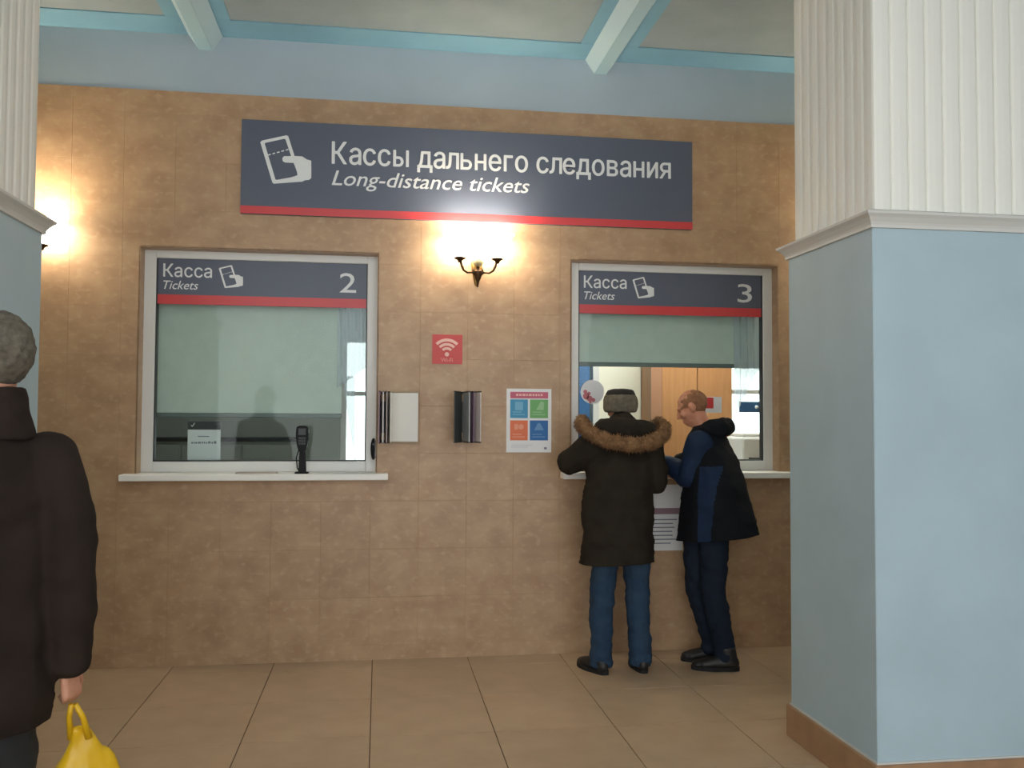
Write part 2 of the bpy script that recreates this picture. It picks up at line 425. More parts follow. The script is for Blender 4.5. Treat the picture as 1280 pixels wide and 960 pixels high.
# the large sign above
sg = thing('wall_sign', (0.6, 0, 2.8), 'long navy sign with white ticket icon and red bottom stripe above the windows', 'sign')
obj('panel', B(-0.872, 2.068, -0.030, -0.001, 2.797, 3.392, bev=0.002), m_navy, sg)
obj('red_stripe', B(-0.872, 2.068, -0.0318, -0.0299, 2.797, 2.846), m_red, sg)
YS = -0.0325
obj('lettering', text_bm('Кассы дальнего следования', -0.313, 3.135, 2.228, 0.140, YS, bold=0.012), m_print, sg)
obj('italic_lettering', text_bm('Long-distance tickets', -0.312, 2.998, 1.270, 0.098, YS, shear=0.28, bold=0.008), m_print, sg)
tk, da, ha = icon_bms(-0.757, 3.296, 0.315, YS)
obj('ticket_outline', tk, m_print, sg); obj('tear_line', da, m_print, sg); obj('hand_symbol', ha, m_print, sg)

def header(x0, x1, num, label):
    h = thing('window_sign', ((x0 + x1) / 2, 0.12, 2.235), label, 'sign', 'signs across the tops of the ticket windows')
    obj('panel', B(x0, x1, 0.118, 0.128, 2.235, 2.523), m_navy, h)
    obj('red_stripe', B(x0, x1, 0.1165, 0.1185, 2.235, 2.295), m_red, h)
    y = 0.1162
    obj('lettering', text_bm('Касса', x0 + 0.040, 2.408, 0.295, 0.082, y, bold=0.010), m_print, h)
    obj('italic_lettering', text_bm('Tickets', x0 + 0.041, 2.330, 0.212, 0.056, y, shear=0.28, bold=0.006), m_print, h)
    obj('numeral', text_bm(num, x1 - 0.178, 2.335, 0.104, 0.132, y, bold=0.004), m_print, h)
    tk, da, ha = icon_bms(x0 + 0.377, 2.490, 0.150, y)
    obj('ticket_outline', tk, m_print, h); obj('tear_line', da, m_print, h); obj('hand_symbol', ha, m_print, h)
header(-1.397, -0.083, '2', 'navy window sign with number 2 and red lower stripe')
header(1.318, 2.622, '3', 'navy window sign with number 3 above the two men')

# ------------------------------------------------------------------ office behind the windows
OY = 2.4
OW = [(-0.34, 0.50, 1.0, 2.25), (3.28, 4.3, 1.05, 2.2)]
rects = [(-2.7, 4.6, 0.0, 3.0)]
for o in OW: rects = [q for r in rects for q in cut_rect(r, o)]
bm = bmesh.new()
for x0, x1, z0, z1 in rects: box(bm, x0, x1, OY, OY + 0.15, z0, z1)
tag(obj('wall_office', bm, m_office), kind='structure')
tag(obj('wall_office_left', B(-2.8, -2.7, 0.2, OY + 0.15, 0, 3.0), m_office), kind='structure')
tag(obj('wall_office_right', B(4.6, 4.7, 0.2, OY + 0.15, 0, 3.0), m_office), kind='structure')
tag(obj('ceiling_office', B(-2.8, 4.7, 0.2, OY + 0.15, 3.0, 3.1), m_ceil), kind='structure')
tag(obj('floor_office', B(-2.8, 4.7, 0.2, OY + 0.15, -0.06, 0.0), m_floor), kind='structure')
tag(obj('wall_partition', B(0.60, 0.66, 0.2, OY, 0, 3.0), m_office), kind='structure')
for k, (a, b, c, d) in enumerate(OW):
    r = thing('window_%d' % (k + 3), ((a + b) / 2, OY, c), kind='structure')
    for q in ((a, a + 0.05, c, d), (b - 0.05, b, c, d)): obj('frame_stile', B(q[0], q[1], OY + 0.03, OY + 0.09, q[2], q[3]), m_white, r)
    for q in ((a, b, c, c + 0.05), (a, b, d - 0.05, d), (a, b, c + 0.72, c + 0.76)): obj('frame_rail', B(q[0], q[1], OY + 0.032, OY + 0.088, q[2], q[3]), m_white, r)
    obj('glass_pane', B(a + 0.05, b - 0.05, OY + 0.055, OY + 0.061, c + 0.05, d - 0.05), m_glass, r)
    obj('inner_sill', B(a - 0.05, b + 0.05, OY - 0.18, OY + 0.03, c - 0.04, c), m_sill, r)
for x, lab in ((-0.9, 'added unseen strip light over the booth of the closed ticket window'), (2.5, 'added unseen strip light over the booth where the men are served')):  # unseen strip lights added to brighten the office behind the glass
    r = thing('added_office_light', (x, 1.3, 3.0), lab, 'light', 'added office lights')
    obj('housing', B(x - 0.62, x + 0.62, 1.2, 1.4, 2.95, 3.0), m_white, r)
    obj('diffuser', B(x - 0.6, x + 0.6, 1.215, 1.385, 2.935, 2.95), m_fill_office if x > 0 else m_fill_dim, r)

# roller blinds
def blind(x0, x1, zb, label):
    r = thing('roller_blind', ((x0 + x1) / 2, 0.25, zb), label, 'blind', 'roller blinds inside the ticket windows')
    obj('fabric', B(x0, x1, 0.249, 0.251, zb + 0.02, 2.62), m_blind, r)
    bm = bmesh.new(); tube(bm, [(x0, 0.27, 2.63), (x1, 0.27, 2.63)], 0.025, 12); obj('roller', bm, m_white, r, smooth=True)
    obj('bottom_bar', B(x0, x1, 0.240, 0.260, zb, zb + 0.03, bev=0.004), m_hem, r)
blind(-1.46, -0.245, 1.520, 'grey-green roller blind lowered far down behind window 2')
blind(1.22, 2.66, 1.885, 'grey-green roller blind half raised behind window 3')

def curtain(x0, x1, zt, zl, zr, label):
    r = thing('sheer_curtain', ((x0 + x1) / 2, 0.205, zt), label, 'curtain', 'sheer curtains at the window sides')
    bm = bmesh.new(); n, k = 48, 14; g = []
    for i in range(n + 1):
        t = i / n; x = x0 + (x1 - x0) * t; col = []
        for j in range(k + 1):
            zb = zl + (zr - zl) * t
            z = zt + (zb - zt) * j / k
            y = 0.205 + 0.016 * math.sin(t * 27 + 0.5 * math.sin(j * 0.4)) * (0.6 + 0.4 * j / k)
            col.append(bm.verts.new((x, y, z)))
        g.append(col)
    for i in range(n):
        for j in range(k): bm.faces.new((g[i][j], g[i + 1][j], g[i + 1][j + 1], g[i][j + 1]))
    obj('net', bm, m_sheer, r, smooth=True)
    bm = bmesh.new(); tube(bm, [(x0 - 0.01, 0.205, zt + 0.01), (x1 + 0.01, 0.205, zt + 0.01)], 0.006); obj('rod', bm, m_white, r)
    return r
cur2 = curtain(-0.275, -0.075, 2.60, 1.72, 1.86, 'white sheer curtain beside the fully lowered blind')
curtain(2.45, 2.66, 2.60, 1.55, 1.92, 'white sheer curtain behind the red-haired man, right of the wardrobe')
bm = bmesh.new()
n, k = 10, 10; g = []
for i in range(n + 1):
    t = i / n
    g.append([bm.verts.new((-0.235 + 0.075 * t - 0.0 * j + 0.09 * (j / k) ** 1.5 * (1 - t), 0.30 + 0.012 * math.sin(t * 12), 1.80 - 0.58 * j / k)) for j in range(k + 1)])
for i in range(n):
    for j in range(k): bm.faces.new((g[i][j], g[i + 1][j], g[i + 1][j + 1], g[i][j + 1]))
obj('gathered_drape', bm, m_sheer, cur2, smooth=True)

# office furniture
r = thing('office_counter', (-0.74, 0.5, 0), 'pale office counter behind the closed ticket window', 'counter', 'office counters')
obj('worktop', B(-1.6, 0.5, 0.205, 0.75, 1.13, 1.165, bev=0.004), m_wood_desk, r); obj('front_panel', B(-1.58, 0.48, 0.70, 0.73, 0, 1.13), m_wood_desk, r)
for x in (-1.58, 0.46): obj('end_panel', B(x, x + 0.025, 0.22, 0.70, 0, 1.13), m_wood_desk, r)
r = thing('office_counter', (2.0, 0.5, 0), 'pale office counter in front of the orange wardrobe', 'counter', 'office counters')
obj('worktop', B(0.9, 3.3, 0.205, 0.75, 1.13, 1.165, bev=0.004), m_wood_desk, r); obj('front_panel', B(0.92, 3.28, 0.70, 0.73, 0, 1.13), m_wood_desk, r)
for x in (0.92, 3.25): obj('end_panel', B(x, x + 0.025, 0.22, 0.70, 0, 1.13), m_wood_desk, r)
r = thing('low_cabinet', (-1.6, 2.2, 0), 'low grey-green cabinet with dark top seen under the lowered blind', 'cabinet')
obj('body', B(-2.6, -0.65, 2.0, OY - 0.002, 0, 1.32), m_office, r); obj('top', B(-2.62, -0.63, 1.98, OY - 0.002, 1.32, 1.35), m_dark, r)
for k in range(4): obj('door', B(-2.58 + k * 0.485, -2.11 + k * 0.485, 1.985, 2.0, 0.06, 1.29, bev=0.003), m_office, r)
r = thing('cabinet', (1.80, 2.25, 0), 'tall blue cabinet at the left inside window 3', 'cabinet')
obj('body', B(1.60, 1.875, 2.15, OY - 0.002, 0, 2.6), m_blue, r); obj('door', B(1.61, 1.865, 2.13, 2.15, 0.05, 2.58, bev=0.004), m_blue, r)
obj('handle', B(1.84, 1.855, 2.11, 2.13, 1.2, 1.4), m_steel, r)
d = thing('door_1', (2.2, OY, 0), 'cream door in the office behind window 3', kind='structure')
obj('leaf', B(2.005, 2.41, 2.34, 2.395, 0.0, 2.15, bev=0.004), m_cream, d)
obj('architrave', box(box(B(1.95, 2.005, 2.33, OY, 0, 2.2), 2.41, 2.46, 2.33, OY, 0, 2.2), 1.95, 2.46, 2.33, OY, 2.15, 2.21), m_white, d)
bm = bmesh.new(); tube(bm, [(2.36, 2.34, 1.02), (2.36, 2.29, 1.02), (2.28, 2.29, 1.02)], 0.009); obj('door_handle', bm, m_steel, d)
r = thing('wardrobe', (2.8, 2.2, 0), 'orange wooden wardrobe behind the two men inside window 3', 'wardrobe')
obj('side_panel', B(2.37, 2.47, 1.90, 1.94, 0, 2.35), m_brownw, r)
obj('body', B(2.41, 3.13, 1.94, OY - 0.002, 0, 2.35), m_orange, r)
for a, b in ((2.475, 2.80), (2.806, 3.125)):
    dd = obj('door', B(a, b, 1.915, 1.94, 0.05, 2.32, bev=0.003), m_orange, r)
for x in (2.775, 2.83): obj('knob', lathe(bmesh.new(), x, 1.905, [(0, 1.08), (0.012, 1.085), (0.012, 1.10), (0, 1.105)], 10), m_steel, r)
# things by the bright office window
r = thing('printer', (3.15, 1.5, 1.1), 'white printer by the bright office window at the right of window 3', 'printer')
obj('body', B(2.98, 3.38, 1.35, 1.7, 1.165, 1.38, bev=0.02, seg=2), m_paper, r); obj('lid', B(3.0, 3.36, 1.37, 1.68, 1.38, 1.41, bev=0.01), m_white, r)
obj('output_tray', B(3.04, 3.32, 1.28, 1.36, 1.19, 1.21), m_dark, r)
r = thing('side_table', (3.2, 1.5, 0), 'grey side table carrying the white printer', 'table')
obj('tabletop', B(2.9, 3.5, 1.2, 1.8, 1.135, 1.165), m_wood_desk, r)
for x in (2.92, 3.44):
    for y in (1.22, 1.74): obj('leg', B(x, x + 0.04, y, y + 0.04, 0, 1.135), m_steel, r)
r = thing('hanging_plaque', (3.06, 1.35, 1.62), 'blue plaque with a pale mark in front of the office window', 'sign')
obj('panel', B(2.98, 3.16, 1.395, 1.405, 1.585, 1.675), m_blue, r)
bm = bmesh.new(); lathe(bm, 3.13, 1.392, [(0, 1.615), (0.012, 1.618), (0.016, 1.63), (0.012, 1.642), (0, 1.645)], 10); obj('pale_mark', bm, m_print, r)
for x in (2.99, 3.15): obj('cord', B(x - 0.001, x + 0.001, 1.399, 1.401, 1.675, 3.0), m_dark, r)

# round sticker on the glass of window 3
def disc(cx, cz, rad, y0, y1, n=28):
    return prism(bmesh.new(), [(cx + rad * math.cos(2 * PI * i / n), cz + rad * math.sin(2 * PI * i / n)) for i in range(n)], 'y', y0, y1)
r = thing('round_sticker', (1.425, 0.127, 1.70), 'round white sticker with red blotches on the glass of window 3', 'sticker')
obj('disc', disc(1.420, 1.706, 0.082, 0.1255, 0.128), m_paper, r)
rb = mat('faded_red_print', (206, 120, 130), 0.6)
bm = bmesh.new()
for (x, z, q) in ((-0.045, -0.03, 0.022), (-0.02, -0.045, 0.02), (-0.05, 0.0, 0.014), (0.005, -0.055, 0.014), (-0.025, -0.012, 0.012), (-0.015, -0.07, 0.009)):
    bm2 = disc(1.420 + x, 1.706 + z, q, 0.1245, 0.1256, 12); me = bpy.data.meshes.new('tmp'); bm2.to_mesh(me); bm2.free(); bm.from_mesh(me); bpy.data.meshes.remove(me)
obj('red_print', bm, rb, r)
r = thing('window_notice', (2.27, 0.127, 1.62), 'small red and white notice on the glass beside the red-haired man', 'notice')
obj('sheet', B(2.20, 2.33, 0.1255, 0.128, 1.57, 1.68), m_paper, r); obj('red_print', B(2.205, 2.27, 0.1245, 0.1256, 1.60, 1.675), m_red, r)
r = thing('window_notice', (1.36, 0.127, 1.46), 'small white notice low on the left edge of window 3', 'notice')
obj('sheet', B(1.335, 1.385, 0.1255, 0.128, 1.42, 1.52), m_paper, r); obj('pink_print', B(1.345, 1.37, 0.1245, 0.1256, 1.44, 1.47), rb, r)

# standing notice behind the glass of window 2
r = thing('desk_notice', (-1.1, 0.25, 1.165), 'white desk notice with dark header inside window 2', 'notice')
obj('sheet', B(-1.213, -1.010, 0.226, 0.232, 1.165, 1.495), m_paper, r)
obj('header_band', B(-1.213, -1.010, 0.2245, 0.2262, 1.442, 1.495), m_dark, r)
obj('tick_mark', prism(bmesh.new(), [(-1.195, 1.468), (-1.185, 1.458), (-1.168, 1.484), (-1.172, 1.487), (-1.186, 1.466), (-1.191, 1.472)], 'y', 0.2238, 0.2246), m_print, r)
bm = bmesh.new()
x = -1.19
while x < -1.045:
    q = random.uniform(0.008, 0.024); box(bm, x, min(x + q, -1.035), 0.2245, 0.2262, 1.352, 1.362 + random.uniform(0, .006)); x += q + 0.005
for a, b, z in ((-1.15, -1.08, 1.395),): box(bm, a, b, 0.2245, 0.2262, z, z + 0.006)
obj('printed_lines', bm, m_grey, r)
obj('easel_foot', B(-1.15, -1.07, 0.232, 0.30, 1.165, 1.172), m_paper, r)

# payment terminal on the sill of window 2
r = thing('payment_terminal', (-0.47, -0.03, 1.175), 'black payment terminal on a short stand on the sill of window 2', 'terminal')
obj('base_plate', B(-0.515, -0.430, -0.085, -0.005, 1.175, 1.185, bev=0.004), m_black, r)
bm = bmesh.new(); prism(bm, [(-0.494, 1.185), (-0.446, 1.185), (-0.452, 1.33), (-0.488, 1.33)], 'y', -0.052, -0.028); obj('stem', bm, m_black, r)
bm = bmesh.new()
prism(bm, [(-0.508, 1.46), (-0.498, 1.472), (-0.446, 1.472), (-0.434, 1.46), (-0.432, 1.40), (-0.440, 1.345), (-0.455, 1.305), (-0.486, 1.305), (-0.502, 1.345), (-0.511, 1.40)], 'y', -0.078, -0.03)
bmesh.ops.bevel(bm, geom=[e for e in bm.edges], offset=0.006, segments=2, affect='EDGES')
hd = obj('head', bm, m_black, r)
obj('screen', B(-0.494, -0.450, -0.0795, -0.0775, 1.415, 1.455), m_dark, hd)
bm = bmesh.new()
for i in range(3):
    for j in range(3): box(bm, -0.492 + i * 0.015, -0.481 + i * 0.015, -0.0805, -0.0775, 1.355 + j * 0.017, 1.367 + j * 0.017)
obj('keypad', bm, m_dark, hd)
bm = bmesh.new(); tube(bm, [(-0.49, -0.06, 1.33), (-0.505, -0.075, 1.27), (-0.50, -0.05, 1.21), (-0.485, -0.03, 1.18)], 0.004, 6); obj('cable', bm, m_black, r)
# coin tray
r = thing('coin_tray', (-0.74, -0.04, 1.175), 'flat steel money tray on the sill of window 2', 'tray')
obj('dish', box(box(box(box(B(-0.865, -0.625, -0.075, 0.0, 1.175, 1.178), -0.865, -0.625, -0.079, -0.075, 1.175, 1.184), -0.865, -0.625, 0.0, 0.004, 1.175, 1.184), -0.869, -0.865, -0.079, 0.004, 1.175, 1.184), -0.625, -0.621, -0.079, 0.004, 1.175, 1.184), m_steel, r)
# oval intercom on the right jamb of window 2
r = thing('intercom_pod', (-0.035, 0.05, 1.33), 'black oval intercom pod at the right jamb of window 2', 'intercom')
bm = bmesh.new(); bmesh.ops.create_uvsphere(bm, u_segments=16, v_segments=12, radius=1.0)
for v in bm.verts: v.co = Vector((-0.034 + v.co.x * 0.018, 0.03 + v.co.y * 0.035, 1.325 + v.co.z * 0.07))
obj('shell', bm, m_black, r, smooth=True)
obj('button', disc(-0.036, 1.355, 0.006, -0.008, 0.004, 10), m_dark, r); obj('mounting_plate', B(-0.028, -0.0185, 0.0, 0.06, 1.27, 1.38), m_dark, r)

# ------------------------------------------------------------------ sconces
def sconce(cx, z, label):
    r = thing('wall_sconce', (cx, 0, z), label, 'lamp', 'twin-arm wall sconces')
    bm = bmesh.new(); lathe(bm, cx, -0.012, [(0, z - 0.10), (0.012, z - 0.09), (0.026, z - 0.03), (0.034, z + 0.01), (0.036, z + 0.05), (0.022, z + 0.09), (0, z + 0.11)], 16, 1.0, 0.34)
    obj('backplate', bm, m_brass, r, smooth=True)
    bm = bmesh.new(); lathe(bm, cx, -0.075, [(0, z - 0.115), (0.006, z - 0.10), (0.010, z - 0.075), (0.022, z - 0.05), (0.026, z - 0.03), (0.034, z - 0.012), (0.03, z - 0.005), (0.012, z), (0.012, z + 0.02), (0, z + 0.02)], 16)
    for s in (-1, 1):   # small leaf lobes of the crest
        tube(bm, [(cx + s * 0.01, -0.075, z - 0.04), (cx + s * 0.03, -0.085, z - 0.015), (cx + s * 0.028, -0.09, z + 0.012)], [0.010, 0.012, 0.003], 8)
    obj('crest', bm, m_bronze, r, smooth=True)
    bm = bmesh.new(); tube(bm, [(cx, -0.01, z - 0.01), (cx, -0.075, z - 0.02)], 0.012); obj('bracket', bm, m_brass, r)
    bm = bmesh.new(); lathe(bm, cx, -0.08, [(0, z + 0.018)] + [(0.040 * math.sin(a), z + 0.058 - 0.040 * math.cos(a)) for a in [PI * k / 10 for k in range(1, 10)]] + [(0.008, z + 0.099), (0.012, z + 0.108), (0, z + 0.116)], 18)
    obj('glass_ball', bm, m_ball, r, smooth=True)
    for s in (-1, 1):
        ax = cx + s * 0.120
        bm = bmesh.new()
        pts = [(cx + s * 0.01, -0.075, z - 0.03), (cx + s * 0.04, -0.085, z - 0.018), (cx + s * 0.07, -0.10, z - 0.022), (cx + s * 0.095, -0.112, z - 0.008), (cx + s * 0.108, -0.118, z + 0.02), (ax - s * 0.004, -0.12, z + 0.05)]
        tube(bm, pts, [0.007, 0.006, 0.007, 0.0085, 0.009, 0.008], 8); obj('arm', bm, m_bronze, r, smooth=True)
        bm = bmesh.new(); lathe(bm, ax, -0.12, [(0, z + 0.035), (0.012, z + 0.038), (0.016, z + 0.052), (0.036, z + 0.062), (0.039, z + 0.068), (0.034, z + 0.072), (0, z + 0.072)], 18)
        obj('cup', bm, m_bronze, r, smooth=True)
        bm = bmesh.new()
        prof = [(0.030, z + 0.072), (0.043, z + 0.085), (0.052, z + 0.115), (0.060, z + 0.15), (0.080, z + 0.19), (0.108, z + 0.222), (0.106, z + 0.224), (0.077, z + 0.193), (0.057, z + 0.152), (0.049, z + 0.117), (0.040, z + 0.088), (0.028, z + 0.078)]
        lathe(bm, ax, -0.12, prof, 24); obj('glass_shade', bm, m_shade, r, smooth=True)
        bm = bmesh.new(); lathe(bm, ax, -0.12, [(0, z + 0.08), (0.012, z + 0.09), (0.02, z + 0.13), (0.014, z + 0.165), (0, z + 0.19)], 12); obj('bulb', bm, m_bulb, r, smooth=True)
    return r
sconce(0.617, 2.475, 'lit brass sconce with two glass shades between the ticket windows')
sconce(-2.120, 2.475, 'lit sconce half hidden behind the left pillar')
sconce(3.345, 2.475, 'lit sconce hidden behind the right pillar')

# ------------------------------------------------------------------ notices on the wall
m_wifi = mat('red_sticker_vinyl', (204, 74, 72), 0.5); m_wp = mat('pale_pink_print', (238, 190, 176), 0.5)
r = thing('wifi_sticker', (0.43, 0, 1.97), 'square red sticker with a pale wireless symbol on the tiled wall', 'sticker')
obj('sheet', B(0.334, 0.528, -0.003, 0.0, 1.872, 2.062), m_wifi, r)
cx, cz = 0.428, 1.935
for k, (ra, rb_) in enumerate(((0.030, 0.046), (0.056, 0.073), (0.083, 0.102))):
    pts = [(cx + ra * math.sin(a), cz + ra * math.cos(a)) for a in [(-0.80 + 1.6 * i / 12) for i in range(13)]]
    pts += [(cx + rb_ * math.sin(a), cz + rb_ * math.cos(a)) for a in [(0.80 - 1.6 * i / 12) for i in range(13)]]
    obj('signal_arc', prism(bmesh.new(), pts, 'y', -0.0045, -0.0029), m_wp, r)
obj('signal_dot', disc(cx, cz, 0.014, -0.0045, -0.0029, 16), m_wp, r)
obj('lettering', text_bm('Wi-Fi', cx - 0.038, 1.886, 0.076, 0.026, -0.0045, bold=0.02), mat('muted_pink_print', (226, 138, 130), 0.5), r)

r = thing('info_poster', (0.966, 0, 1.5), 'white poster with four coloured squares on the tiled wall', 'poster')
obj('sheet', B(0.818, 1.114, -0.004, 0.0, 1.304, 1.718), m_paper, r)
obj('title_band', B(0.842, 1.092, -0.0050, -0.0039, 1.655, 1.697), mat('pink_poster_band', (196, 96, 120), 0.6), r)
bm = bmesh.new(); x = 0.88
for k in range(9):
    q = random.uniform(.010, .020); box(bm, x, x + q, -0.0056, -0.0049, 1.671, 1.684); x += q + .006
obj('title_marks', bm, m_wp, r)
sq = [('square_panel', 0.842, 0.958, 1.527, 1.648, (70, 150, 190)), ('square_panel', 0.972, 1.092, 1.527, 1.648, (112, 172, 104)),
      ('square_panel', 0.842, 0.958, 1.382, 1.512, (226, 118, 78)), ('square_panel', 0.972, 1.092, 1.382, 1.512, (40, 104, 166))]
for i, (nm, a, b, c, d, col) in enumerate(sq):
    p = obj(nm, B(a, b, -0.0050, -0.0039, c, d), mat('poster_square_%d' % i, col, 0.6), r)
    lm = mat('poster_icon_%d' % i, tuple(min(255, int(v * 0.72 + 255 * 0.28)) for v in col), 0.6)
    mx, mz = (a + b) / 2, d - 0.042
    if i == 0: bm = B(mx - 0.026, mx + 0.026, -0.0057, -0.0049, mz - 0.028, mz + 0.026)
    elif i == 3: bm = prism(bmesh.new(), [(mx - 0.032, mz - 0.022), (mx + 0.032, mz - 0.022), (mx + 0.008, mz + 0.024), (mx - 0.008, mz + 0.024)], 'y', -0.0057, -0.0049)
    elif i == 1: bm = prism(bmesh.new(), [(mx - 0.02, mz - 0.026), (mx + 0.03, mz - 0.026), (mx + 0.034, mz + 0.024), (mx + 0.012, mz + 0.03)], 'y', -0.0057, -0.0049)
    else: bm = box(disc(mx + 0.014, mz, 0.018, -0.0057, -0.0049, 14), mx - 0.03, mx - 0.006, -0.0057, -0.0049, mz - 0.018, mz + 0.018)
    obj('icon', bm, lm, p)
    bm = bmesh.new()
    for j in range(2): box(bm, a + 0.016, b - 0.02 - 0.02 * j, -0.0057, -0.0049, c + 0.020 + 0.016 * j, c + 0.026 + 0.016 * j)
    obj('caption_lines', bm, lm, p)
obj('corner_mark', B(1.066, 1.084, -0.0050, -0.0039, 1.324, 1.338), m_grey, r)
obj('footer_lines', box(B(0.85, 0.99, -0.0050, -0.0039, 1.350, 1.354), 0.85, 0.96, -0.0050, -0.0039, 1.336, 1.340), mat('pale_grey_print', (200, 202, 204), .7), r)

# notice under the sill of window 3
r = thing('wall_notice', (1.85, 0, 0.87), 'white notice on the wall under window 3, between the two men', 'notice')
obj('sheet', B(1.70, 2.005, -0.004, 0.0, 0.655, 1.09), m_paper, r)
obj('title_band', B(1.72, 1.985, -0.0050, -0.0039, 0.895, 0.935), mat('dull_mauve_print', (150, 120, 130), .7), r)
bm = bmesh.new()
for j in range(7): box(bm, 1.73, 1.97 - random.uniform(0, .06), -0.0048, -0.0039, 0.70 + j * 0.026, 0.707 + j * 0.026)
obj('printed_lines', bm, m_grey, r)

# hinged display sleeves
def sleeves(x, zc, specs, label):
    r = thing('display_rack', (x, 0, zc), label, 'display', 'wall racks of hinged paper sleeves')
    h = 0.315
    obj('wall_bracket', box(box(B(x, x + 0.10, -0.014, 0.0, zc - 0.10, zc + 0.10, bev=0.002), x, x + 0.10, -0.03, -0.014, zc + h / 2 - 0.012, zc + h / 2 + 0.004), x, x + 0.10, -0.03, -0.014, zc - h / 2 - 0.004, zc - h / 2 + 0.012), m_dark, r)
    for (hx, ang, wd, col, edge) in specs:
        a = math.radians(ang)     # 0 = flat to the right along the wall, 90 = straight out
        d = Vector((math.cos(a), -math.sin(a), 0)); nn = Vector((-d.y, d.x, 0)) * 0.003
        o = Vector((hx, -0.03, 0))
        bm = bmesh.new()
        prism(bm, [tuple((o + d * 0.006 + nn).xy), tuple((o + d * wd + nn).xy), tuple((o + d * wd - nn).xy), tuple((o + d * 0.006 - nn).xy)], 'z', zc - h / 2, zc + h / 2)
        s = obj('sleeve', bm, mat('sleeve_paper', col, 0.45), r)
        me_ = mat('sleeve_frame', edge, 0.45)
        for za in (zc - h / 2 - 0.004, zc + h / 2 - 0.004):
            bm = bmesh.new(); prism(bm, [tuple((o + nn * 1.4).xy), tuple((o + d * (wd + 0.004) + nn * 1.4).xy), tuple((o + d * (wd + 0.004) - nn * 1.4).xy), tuple((o - nn * 1.4).xy)], 'z', za, za + 0.008)
            obj('sleeve_edge', bm, me_, s)
sleeves(-0.005, 1.528, [(0.060, 10, 0.187, (228, 226, 220), (150, 138, 104)), (0.052, 84, 0.18, (226, 222, 208), (150, 140, 110)), (0.040, 88, 0.19, (176, 164, 160), (90, 70, 78)), (0.024, 90, 0.20, (240, 234, 228), (110, 84, 96)), (0.010, 93, 0.205, (150, 124, 134), (96, 72, 84))],
        'display rack of paper sleeves with a wide white front sheet, beside window 2')
sleeves(0.490, 1.532, [(0.562, 70, 0.19, (222, 212, 204), (70, 62, 54)), (0.546, 79, 0.195, (126, 102, 122), (60, 52, 56)), (0.534, 84, 0.20, (190, 192, 192), (60, 56, 54)), (0.524, 108, 0.20, (52, 60, 62), (44, 46, 46))],
        'narrow display rack of dark and pale sleeves standing out edge-on')
# ------------------------------------------------------------------ people
def ell(bm, c, r, rot=None):
    q = bmesh.ops.create_icosphere(bm, subdivisions=2, radius=1.0)
    for v in q['verts']:
        p = Vector((v.co.x * r[0], v.co.y * r[1], v.co.z * r[2]))
        v.co = (rot @ p if rot else p) + Vector(c)

def chain(bm, keys, step=0.02, rot=None):
    """sweep of overlapping ellipsoids through keys (x,y,z,r) or (x,y,z,rx,ry,rz)"""
    ks = [(Vector(k[:3]), tuple(k[3:]) if len(k) == 6 else (k[3],) * 3) for k in keys]
    for (p, a), (q, b) in zip(ks, ks[1:]):
        n = max(1, int((q - p).length / step))
        for i in range(n + 1):
            t = i / n
            ell(bm, p.lerp(q, t), tuple(a[k] * (1 - t) + b[k] * t for k in range(3)), rot)

def fuse(bm, voxel=0.012, smooth=4, fold=0.0, fscale=7.0, seed=0.0, cut=None, stretch=(1, 1, 1)):
    """one continuous surface from overlapping shapes; optional cloth folds; cut = list of (point, normal) planes whose + side is removed"""
    me = bpy.data.meshes.new('fuse'); bm.to_mesh(me); bm.free()
    o = bpy.data.objects.new('fuse_source', me); C.objects.link(o)
    md = o.modifiers.new('r', 'REMESH'); md.mode = 'VOXEL'; md.voxel_size = voxel; md.adaptivity = 0.0
    ms = o.modifiers.new('s', 'SMOOTH'); ms.factor = 0.5; ms.iterations = smooth
    bpy.context.view_layer.update()
    m2 = bpy.data.meshes.new_from_object(o.evaluated_get(bpy.context.evaluated_depsgraph_get()))
    bpy.data.objects.remove(o); bpy.data.meshes.remove(me)
    out = bmesh.new(); out.from_mesh(m2); bpy.data.meshes.remove(m2)
    if fold > 0:
        out.normal_update()
        for v in out.verts:
            p = Vector((v.co.x * stretch[0], v.co.y * stretch[1], v.co.z * stretch[2])) * fscale + Vector((seed, seed * 1.7, 0))
            v.co += v.normal * fold * (noise.noise(p) + 0.5 * noise.noise(p * 2.3))
    for (pt, nr) in (cut or []):
        g = list(out.verts) + list(out.edges) + list(out.faces)
        r = bmesh.ops.bisect_plane(out, geom=g, plane_co=Vector(pt), plane_no=Vector(nr), clear_outer=True)
        es = [e for e in r['geom_cut'] if isinstance(e, bmesh.types.BMEdge)]
        bmesh.ops.holes_fill(out, edges=es, sides=0)
    return out

def head_shapes(bm, c, R, s=1.0):
    """skull, jaw, nose, brow, ears and neck root; local +y is the face"""
    def e(p, r): ell(bm, Vector(c) + R @ (Vector(p) * s), tuple(k * s for k in r), R)
    e((0, -0.012, 0.022), (0.074, 0.094, 0.088)); e((0, 0.012, -0.02), (0.066, 0.078, 0.085)); e((0, 0.030, -0.062), (0.050, 0.056, 0.046))
    e((0, 0.052, -0.088), (0.028, 0.028, 0.020)); e((0, 0.074, 0.022), (0.050, 0.018, 0.014))
    e((0, 0.094, -0.012), (0.011, 0.016, 0.026)); e((0, 0.104, -0.026), (0.015, 0.014, 0.011))
    e((0, 0.082, -0.058), (0.024, 0.012, 0.007)); e((0, 0.080, -0.070), (0.020, 0.012, 0.007))
    for k in (-1, 1):
        e((k * 0.074, -0.012, -0.008), (0.010, 0.020, 0.032)); e((k * 0.040, 0.060, -0.022), (0.022, 0.022, 0.020))

